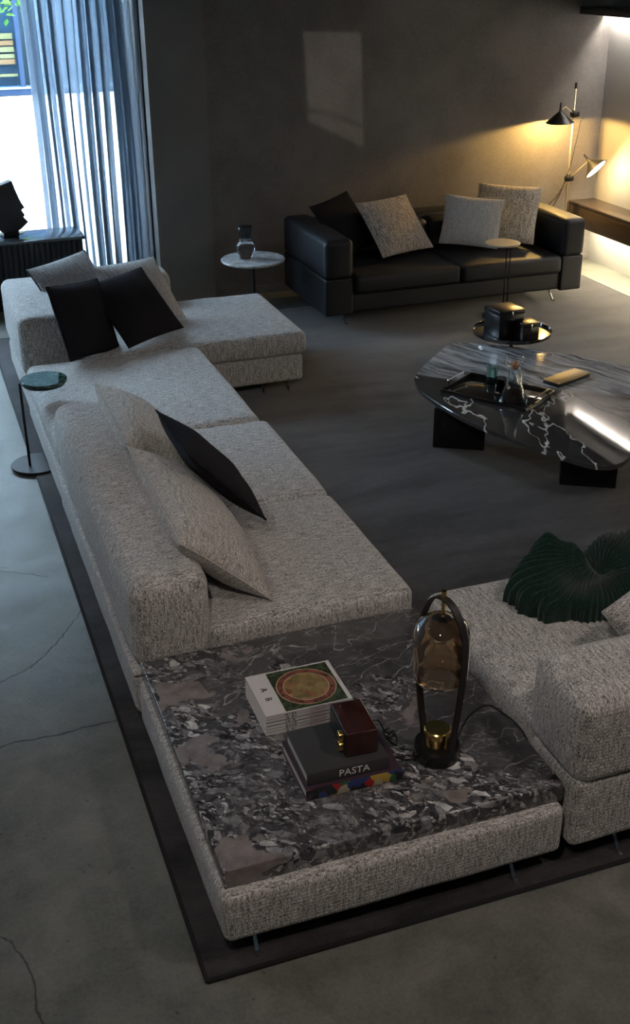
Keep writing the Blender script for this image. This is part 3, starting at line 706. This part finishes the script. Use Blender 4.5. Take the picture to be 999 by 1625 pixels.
tx = link('title_lettering', text_mesh('PASTA', .036, .0003), M['white_ink'], b2); tx.rotation_euler = (math.pi/2, 0, 0); tx.location = (.020, -.232/2-.0016, .022); tag(tx, 'white PASTA lettering')
# wooden radio with brass dials
sp = thing('tabletop_radio', 'small oxblood wooden speaker box with brass knobs on the cookbooks', 'speaker', (1.110, 2.785, SZ+.0884), -.06)
box('body', -.053, .053, -.088, .088, .0, .090, M['redwood'], sp, .005, 3)
box('front_panel', -.056, -.0525, -.080, .080, .006, .084, M['satinblk'], sp, .001)
for yy, zz in ((-.052, .063), (-.052, .026)):
    kn = turn('knob', [(0, .014), (.0165, .0135), (.018, .011), (.018, 0), (0, 0)], M['brass'], sp, 28); kn.rotation_euler = (0, -math.pi/2, 0); kn.location = (-.056, yy, zz)
tag(pipe('black_cord', spline([(1.16, 2.83, SZ+.10), (1.225, 2.86, SZ+.08), (1.265, 2.885, SZ+.006), (1.285, 2.85, SZ+.012), (1.245, 2.825, SZ+.022), (1.27, 2.86, SZ+.010), (1.295, 2.875, SZ+.006), (1.27, 2.80, SZ+.008), (1.25, 2.86, SZ+.018), (1.285, 2.90, SZ+.004)]), .0022, M['blk']),
    'short black cord in a loose tangle beside the wooden speaker box', 'cord')
# table lamp
LX, LY = 1.378, 2.715
tl_ = thing('table_lamp', 'black and brass table lamp with amber glass shade held in a leather loop', 'lamp', (LX, LY, SZ))
turn('base', [(0, 0), (.074, 0), (.077, .004), (.077, .048), (.072, .055), (0, .055)], M['satinblk'], tl_, 56)
turn('brass_collar', [(0, .055), (.044, .055), (.045, .057), (.045, .108), (.041, .112), (0, .112)], M['brass'], tl_, 48)
prof = [(.052, .305), (.082, .31), (.089, .322), (.090, .36), (.091, .44), (.088, .48), (.075, .513), (.05, .530), (.022, .535)]
turn('glass_shade', prof, M['amber'], tl_, 64, auto=60)
turn('lamp_head', [(0, .46), (.03, .462), (.044, .48), (.046, .50), (.036, .53), (.018, .543), (0, .545)], M['satinblk'], tl_, 36)
turn('lens', [(0, .445), (.02, .447), (.027, .458), (.028, .464), (0, .464)], M['glass'], tl_, 28)
turn('brass_pin', [(0, .53), (.006, .53), (.006, .60), (.008, .602), (.008, .630), (0, .632)], M['brass'], tl_, 16)
# strap
dv = V((.030, -.098, 0)).normalized(); pv = V((-dv.y, dv.x, 0))
pts = spline([dv*.070+V((0, 0, .05)), dv*.080+V((0, 0, .15)), dv*.096+V((0, 0, .28)), dv*.105+V((0, 0, .40)), dv*.100+V((0, 0, .50)), dv*.062+V((0, 0, .575)), dv*.01+V((0, 0, .603)),
              -dv*.045+V((0, 0, .585)), -dv*.085+V((0, 0, .51)), -dv*.105+V((0, 0, .42)), -dv*.102+V((0, 0, .30)), -dv*.088+V((0, 0, .18)), -dv*.062+V((0, 0, .05))], 6)
bm = bmesh.new(); prev = None
for i, p in enumerate(pts):
    t = (pts[min(i+1, len(pts)-1)]-pts[max(i-1, 0)]).normalized(); nn_ = t.cross(pv).normalized()
    ring = [bm.verts.new(p+a*.0125*pv+b*.003*nn_) for a, b in ((-1, -1), (1, -1), (1, 1), (-1, 1))]
    if prev:
        for k in range(4): bm.faces.new((prev[k], prev[(k+1) % 4], ring[(k+1) % 4], ring[k]))
    else: bm.faces.new(ring[::-1])
    prev = ring
bm.faces.new(prev); fin('leather_strap', bm, M['leath_brown'], tl_)
kn = turn('switch_knob', [(0, 0), (.010, 0), (.012, .012), (0, .016)], M['satinblk'], tl_, 16); kn.rotation_euler = (0, -math.pi/2, .0); kn.location = (-.076, -.01, .03)
cable = tag(pipe('lamp_cable', spline([(LX+.076, LY+.01, SZ+.012), (1.50, 2.79, SZ+.003), (1.58, 2.87, SZ+.003), (1.66, 2.90, SZ+.003), (1.69, 2.85, SZ+.003), (1.7075, 2.72, SZ-.002), (1.709, 2.60, .25), (1.709, 2.55, .12), (1.709, 2.52, .02)]), .0026, M['blk']),
            'thin black lamp cable crossing the marble slab to the gap by the right module', 'cable')

# ------------------------------------------------------------ small round table by the long sofa
dt = thing('drinks_table', 'small round green marble drinks table on a black pole by the concrete floor', 'side table', (.505, 6.36, 0))
turn('base_plate', [(0, .0145), (.148, .0145), (.15, .017), (.15, .023), (.147, .026), (0, .026)], M['blk'], dt, 48)
pipe('pole', [(-.042, -.02, .022), (-.042, -.02, .535)], .008, M['blk'], dt, 12)
turn('marble_top', [(0, .545), (.128, .545), (.131, .549), (.131, .562), (.128, .565), (0, .565)], M['gmarble'], dt, 64, cx=.09, cy=-.07)
turn('top_support', [(0, .533), (.118, .533), (.120, .545), (0, .545)], M['blk'], dt, 48, cx=.09, cy=-.07)

# ------------------------------------------------------------ leather sofa
ls = thing('leather_sofa', 'black leather two-seat sofa with blocky arms against the back wall', 'sofa', (0, 0, 0))
LM = M['leather']
softbox('base', 3.22, 5.14, 8.25, 9.10, .125, .275, LM, ls, r=.02, nz=.001)
softbox('backrest', 3.18, 5.20, 9.02, 9.27, .125, .69, LM, ls, r=.045, nz=.002, puff=.005)
softbox('seat_cushion', 3.255, 4.18, 8.195, 9.02, .27, .42, LM, ls, r=.04, puff=.016, side=.004)
softbox('seat_cushion', 4.19, 5.115, 8.195, 9.02, .27, .42, LM, ls, r=.04, puff=.016, side=.004, seed=3)
for x0, x1 in ((3.01, 3.25), (5.12, 5.33)):
    arm = softbox('armrest', x0, x1, 8.22, 9.27, .40, .715, LM, ls, r=.045, side=.006, puff=.006, nz=.002, seed=x0)
    softbox('arm_base', x0+.003, x1-.003, 8.223, 9.267, .115, .408, LM, ls, r=.018, nz=.001)
for k in range(2):
    bc = softbox('back_cushion', 3.26+k*.93, 4.18+k*.93, 8.86, 9.03, .41, .67, LM, ls, r=.05, puff=.006, side=.004, seed=k+20)
for x, y in ((3.20, 8.33), (5.10, 8.33)): foot(ls, x, y, .125, .55, -.83)
GL = 'throw pillows on the leather sofa'
pillow('throw_pillow', 'black cushion tipped on its corner at the left arm of the leather sofa', (3.43, 8.89, 0.68), (0.847, 0.522, 0.102), (-0.401, 0.502, 0.766), 0.5, 0.5, .13, M['navy2'], group=GL, seed=21)
pillow('throw_pillow', 'grey speckled cushion tilted on the left seat of the leather sofa', (3.83, 8.777, 0.661), (0.966, 0.259, 0.024), (-0.199, 0.677, 0.708), 0.53, 0.53, .14, M['speck'], group=GL, seed=22)
pillow('throw_pillow', 'white textured cushion on the right seat of the leather sofa, in front', (4.504, 8.7, 0.656), (0.853, -0.518, -0.066), (0.33, 0.437, 0.837), 0.49, 0.43, .14, M['white_q'], group=GL, seed=23)
pillow('throw_pillow', 'beige speckled cushion behind the white one by the right arm', (4.86, 8.76, 0.685), (0.816, -0.578, -0.028), (0.396, 0.523, 0.755), 0.54, 0.54, .14, M['beige'], group=GL, seed=24)

# ------------------------------------------------------------ side tables round the leather sofa
mt = thing('marble_side_table', 'round white marble side table on a black pole left of the leather sofa', 'side table', (2.58, 8.74, 0))
turn('base_plate', [(0, .001), (.16, .001), (.16, .012), (0, .014)], M['blk'], mt, 40)
turn('pole', [(0, .012), (.014, .012), (.014, .48), (.05, .485), (0, .487)], M['blk'], mt, 20)
turn('marble_top', [(0, .485), (.24, .485), (.256, .493), (.258, .503), (.252, .508), (0, .508)], M['wmarble'], mt, 72)
vs_ = thing('glass_vase', 'smoked glass vase with bulbous foot on the white marble side table', 'vase', (2.525, 8.755, .508))
turn('vase_body', [(0, .001), (.045, .001), (.050, .01), (.052, .03), (.060, .045), (.077, .075), (.078, .095), (.062, .125), (.046, .145), (.044, .16)], M['glass'], vs_, 40, auto=70)
turn('vase_neck', [(.044, .16), (.048, .20), (.058, .255), (.056, .257), (.046, .20), (.041, .16)], M['smoke'], vs_, 40, auto=70)
ht = thing('tall_side_table', 'small high round pale-topped table on twin black rods before the leather sofa', 'side table', (4.46, 8.06, 0))
turn('base_plate', [(0, FZ+.001), (.13, FZ+.001), (.13, FZ+.012), (0, FZ+.014)], M['blk'], ht, 40)
for xx in (.03, .065): pipe('pole', [(xx, -.02, FZ+.01), (xx, -.02, .605)], .006, M['blk'], ht)
turn('table_top', [(0, .603), (.12, .603), (.14, .612), (.14, .618), (.135, .622), (0, .622)], simple('travertine', (.46, .41, .33), .4), ht, 56)
tt = thing('tray_table', 'low round black mirror-topped tray table behind the coffee table', 'side table', (3.86, 6.76, 0))
turn('tray_top', [(0, .318), (.26, .318), (.272, .325), (.275, .350), (.271, .350), (.266, .330), (0, .328)], M['mirrorblk'], tt, 80)
pipe('pole', [(0, 0, FZ+.01), (0, 0, .32)], .014, M['blk'], tt, 12)
turn('base_plate', [(0, FZ+.001), (.15, FZ+.001), (.15, FZ+.01), (0, FZ+.012)], M['blk'], tt, 40)
def gift(label, loc, rz, a, b, c):
    t = thing('gift_box', label, 'box', loc, rz, 'black boxes on the tray table')
    box('box_body', -a/2, a/2, -b/2, b/2, .001, c-.03, M['satinblk'], t, .002); box('lid', -a/2-.002, a/2+.002, -b/2-.002, b/2+.002, c-.03, c, M['satinblk'], t, .002)
    tag(box('clasp', -.006, .006, -b/2-.006, -b/2-.0025, c-.055, c-.004, M['chrome'], t, .001), 'metal clasp')
gift('larger black lidded box on the round tray table', (3.79, 6.76, .3295), .10, .20, .19, .185)
gift('smaller black lidded box in front of the larger one on the tray table', (3.885, 6.615, .3295), .12, .135, .11, .115)

# ------------------------------------------------------------ coffee table
ct = thing('coffee_table', 'low irregular slab coffee table of veined dark marble on two black block legs', 'coffee table', (3.44, 5.725, 0), -.55)
CZ = .300
poly = [(2.84, 6.12), (2.90, 6.30), (3.33, 6.74), (3.42, 6.80), (3.55, 6.75), (3.95, 6.42), (4.25, 5.98), (4.42, 5.65), (4.36, 5.45), (3.85, 5.05), (3.50, 4.74), (3.36, 4.64), (3.26, 4.63), (3.16, 4.72), (3.00, 5.10), (2.88, 5.42), (2.83, 5.75), (2.82, 5.98)]
def loc_(x, y):
    dx, dy = x-3.45, y-5.75; c, s = math.cos(.55), math.sin(.55); return (c*dx-s*dy, s*dx+c*dy)
def rounded(poly, it=3):
    for _ in range(it):
        q = []
        for i in range(len(poly)):
            a, b = V(poly[i]), V(poly[(i+1) % len(poly)]); q += [a.lerp(b, .25), a.lerp(b, .75)]
        poly = q
    return poly
pp = [loc_(*p) for p in rounded(poly, 2)]
bm = bmesh.new(); th_ = .030
def inset(p, d):
    n = len(p); out = []
    for i in range(n):
        a, b, c = V(p[i-1]), V(p[i]), V(p[(i+1) % n]); t = (c-a).normalized(); nrm = V((t.y, -t.x)); out.append(b+nrm*d)
    return out
area = sum(pp[i][0]*pp[(i+1) % len(pp)][1]-pp[(i+1) % len(pp)][0]*pp[i][1] for i in range(len(pp)))
sg = -1 if area > 0 else 1
rings = []
for d, z in ((sg*.003, CZ), (0, CZ-.003), (0, CZ-th_+.004), (sg*.006, CZ-th_)):
    rings.append([bm.verts.new((*q, z)) for q in inset(pp, d)])
bm.faces.new(rings[0]); bm.faces.new(rings[-1][::-1])
for A, B in zip(rings, rings[1:]):
    for i in range(len(A)): bm.faces.new((A[i], A[(i+1) % len(A)], B[(i+1) % len(A)], B[i]))
fin('marble_top', bm, M['cmarble'], ct)
for (cx_, cy_, ang) in ((2.975, 5.765, -.53), (3.415, 5.023, -.53)):
    lx, ly = loc_(cx_, cy_); lg = box('leg', -.155, .155, -.06, .06, FZ, CZ-th_, M['blk'], ct, .004); lg.location = (lx, ly, 0); lg.rotation_euler = (0, 0, ang+.55)
# serving tray
tr_ = thing('serving_tray', 'flat black rectangular tray with raised metal handles on the coffee table', 'tray', (3.235, 5.79, CZ), -.98)
box('tray_plate', -.29, .29, -.19, .19, .001, .008, M['mirrorblk'], tr_, .002)
bm = bmesh.new(); bbox(bm, -.29, .29, -.19, -.184, .008, .02); bbox(bm, -.29, .29, .184, .19, .008, .02); bbox(bm, -.29, -.284, -.184, .184, .008, .02); bbox(bm, .284, .29, -.184, .184, .008, .02)
fin('rim', bm, M['blkm'], tr_)
for sx in (-1, 1): pipe('handle', spline([(sx*.288, -.10, .018), (sx*.288, -.10, .044), (sx*.288, -.09, .052), (sx*.288, .09, .052), (sx*.288, .10, .044), (sx*.288, .10, .018)], 4), .006, M['chrome' if sx < 0 else 'blkm'], tr_)
TZ = CZ+.0085
dc = thing('glass_decanter', 'conical clear glass decanter with cork ball and antler stopper on the tray', 'decanter', (3.235, 5.60, TZ))
turn('decanter_body', [(0, .002), (.080, .002), (.086, .010), (.085, .022), (.060, .085), (.040, .135), (.033, .175), (.033, .205), (.038, .212), (.035, .212), (.029, .2), (.029, .175), (.036, .135), (.056, .085), (.079, .024), (.078, .012), (0, .010)], M['glass'], dc, 48, auto=60)
turn('drink', [(0, .0105), (.0775, .0125), (.078, .024), (.064, .062), (0, .062)], simple('dark_spirit', (.02, .015, .012), .05), dc, 40)
turn('cork_ball', [(0, .205), (.014, .207), (.024, .218), (.028, .232), (.024, .246), (.014, .256), (0, .259)], M['cork'], dc, 24)
for sx in (-1, 1):
    bm = bmesh.new(); tube(bm, spline([(sx*.026, 0, .235), (sx*.045, 0, .238), (sx*.055, 0, .262), (sx*.050, 0, .282)], 5), .006, 8); tube(bm, spline([(sx*.048, 0, .242), (sx*.064, 0, .250), (sx*.070, 0, .268)], 5), .0045, 8)
    fin('antler', bm, M['glass'], dc, smooth=True)
def tumbler(label, loc, mat, r=.036, h=.085):
    t = thing('glass_tumbler', label, 'glass', loc, 0, 'tumblers on the serving tray')
    turn('tumbler_body', [(0, .001), (r*.92, .001), (r, .006), (r, h), (r-.003, h), (r-.004, .012), (0, .010)], mat, t, 36, auto=50)
tumbler('pale green glass tumbler at the back corner of the tray', (3.30, 5.99, TZ), M['greenglass'])
tumbler('clear fluted tumbler just behind the decanter on the tray', (3.245, 5.775, TZ), M['smoke'], .038, .09)
tumbler('clear glass tumbler at the right behind the decanter', (3.40, 5.86, TZ), M['glass'])
gb = thing('gold_case', 'slim gold-topped case lying on the back of the coffee table', 'box', (3.745, 5.84, CZ), .36)
box('case_body', -.155, .155, -.062, .062, .001, .022, M['satinblk'], gb, .002); box('case_top', -.155, .155, -.062, .062, .022, .028, M['goldbox'], gb, .0015)

# ------------------------------------------------------------ floor lamp
fl = thing('floor_lamp', 'slender brass floor lamp with two black conical shades in the back right corner', 'floor lamp', (5.79, 9.32, 0))
turn('base_plate', [(0, .001), (.15, .001), (.15, .015), (0, .018)], M['blk'], fl, 40)
pipe('pole', [(0, 0, .015), (0, 0, 1.62)], .008, M['rod_gold'], fl, 10)
pipe('pole_cap', [(0, 0, 1.60), (0, 0, 1.65)], .011, M['blk'], fl, 10)
for z in (1.385, .825):
    bm = bmesh.new(); tube(bm, [(-.035, -.02, z), (.035, -.02, z)], .026, 14); tube(bm, [(0, 0, z-.03), (0, 0, z+.03)], .018, 14)
    fin('clamp', bm, M['blk'], fl, smooth=True)
def shade(apex, axis, R_, L_, side):
    axis = V(axis).normalized()
    s_ = turn('lamp_shade', [(.010, .03), (.012, 0), (.02, -.01), (R_, -L_), (R_-.003, -L_-.001), (.016, -.014), (0, -.012)], simple('shade_black', (.012, .011, .011), .4), fl, 48)
    s_.rotation_euler = (-axis).to_track_quat('Z', 'Y').to_euler(); s_.location = apex
    kn_ = turn('shade_finial', [(0, .07), (.008, .068), (.008, .03), (0, .03)], M['blk'], s_, 12)
    b_ = turn('bulb', [(0, -L_+.02), (.03, -L_+.028), (.045, -L_+.05), (.035, -L_+.075), (0, -L_+.085)], M['bulb'], s_, 20)
    return s_
A1 = V((-.185, -.08, 1.43)); A2 = V((.100, -.16, 1.00))
s1 = shade(A1, (.05, .02, -1), .125, .10, 0)
s2 = shade(A2, (.42, -.62, -.66), .12, .11, 0)
tag(turn('diffuser', [(0, -.104), (.10, -.106)], M['bulb'], s2, 32), 'glowing lamp disc')
pipe('arm', [A1+V((0, 0, .0)), A1+V((.06, .02, .03)), (0, -.02, 1.385), (.09, 0, 1.33)], .004, M['rod_gold'], fl, 6)
pipe('arm', [A2, (0, -.02, .825), (-.14, .02, .62)], .004, M['rod_gold'], fl, 6)
pipe('flex', spline([(.085, 0, 1.34), (.06, .01, 1.15), (0, -.01, .90), (-.08, -.01, .68), (-.16, 0, .50), (-.2, 0, .1), (-.1, 0, .02)]), .0035, M['blk'], fl, 6)
pipe('flex', spline([(-.03, -.02, .80), (-.12, -.02, .66), (-.20, 0, .54), (-.2, .02, .1), (-.1, .03, .02)]), .003, M['blk'], fl, 6)
W0 = V((5.79, 9.32, 0))
light('floor_lamp_upper', 'POINT', W0+A1+V((.0, 0, -.075)), (0, 0, 0), 85, (1, .60, .17), shadow_soft_size=.02)
ax2 = V((.42, -.62, -.66)).normalized()
light('floor_lamp_lower', 'POINT', W0+A2+ax2*.125, (0, 0, 0), 8, (1, .74, .40), shadow_soft_size=.02)

# ------------------------------------------------------------ console and sculptures by the window
cs = thing('console_cabinet', 'black slatted console cabinet with reflective grey top by the window', 'cabinet')
box('carcass', -.6, 1.37, 9.67, 10.02, .06, .575, M['cabblk'], cs, .003)
box('cabinet_top', -.62, 1.39, 9.63, 10.04, .575, .60, M['cabtop'], cs, .003)
for k in range(44):
    x = -.59+k*.0445
    box('slat', x, x+.030, 9.645, 9.67, .07, .573, M['cabblk'], cs, .004, 1)
box('plinth', -.55, 1.32, 9.72, 9.98, 0, .06, M['blk'], cs)
tr2 = tag(pipe('steel_tray_edge', [(-.2, 9.70, .604), (.92, 9.93, .604)], .003, M['blk']), 'thin black metal rod lying under the head sculpture on the console', 'rod') 
prof_h = [(-.085, .06), (-.135, .32), (-.15, .39), (.062, .452), (.102, .305), (.143, .225), (.108, .213), (.138, .168), (.120, .152), (.160, .108), (.092, .056), (.06, .036), (-.06, .036)]
def head(label, loc, rz, sc_=1.):
    t = thing('head_sculpture', label, 'sculpture', loc, rz, None); t.scale = (sc_,)*3
    bm = bmesh.new(); A = [bm.verts.new((x, -.05, z)) for x, z in prof_h]; B = [bm.verts.new((x, .05, z)) for x, z in prof_h]; n = len(A)
    bm.faces.new(A); bm.faces.new(B[::-1])
    for i in range(n): bm.faces.new((A[i], B[i], B[(i+1) % n], A[(i+1) % n]))
    bmesh.ops.bevel(bm, geom=list(bm.edges), offset=.003, segments=1, affect='EDGES')
    fin('head', bm, simple('dark_stone', (.035, .033, .033), .6), t)
    box('base_block', -.06, .07, -.06, .06, .001, .036, M['blk'], t, .004)
head('dark angular stone head in profile on the console, facing right', (.80, 9.86, .6035), .12)
head('second dark stone head, cut by the left edge of the picture', (.50, 9.84, .6035), .10, .85)
bpy.context.view_layer.update()
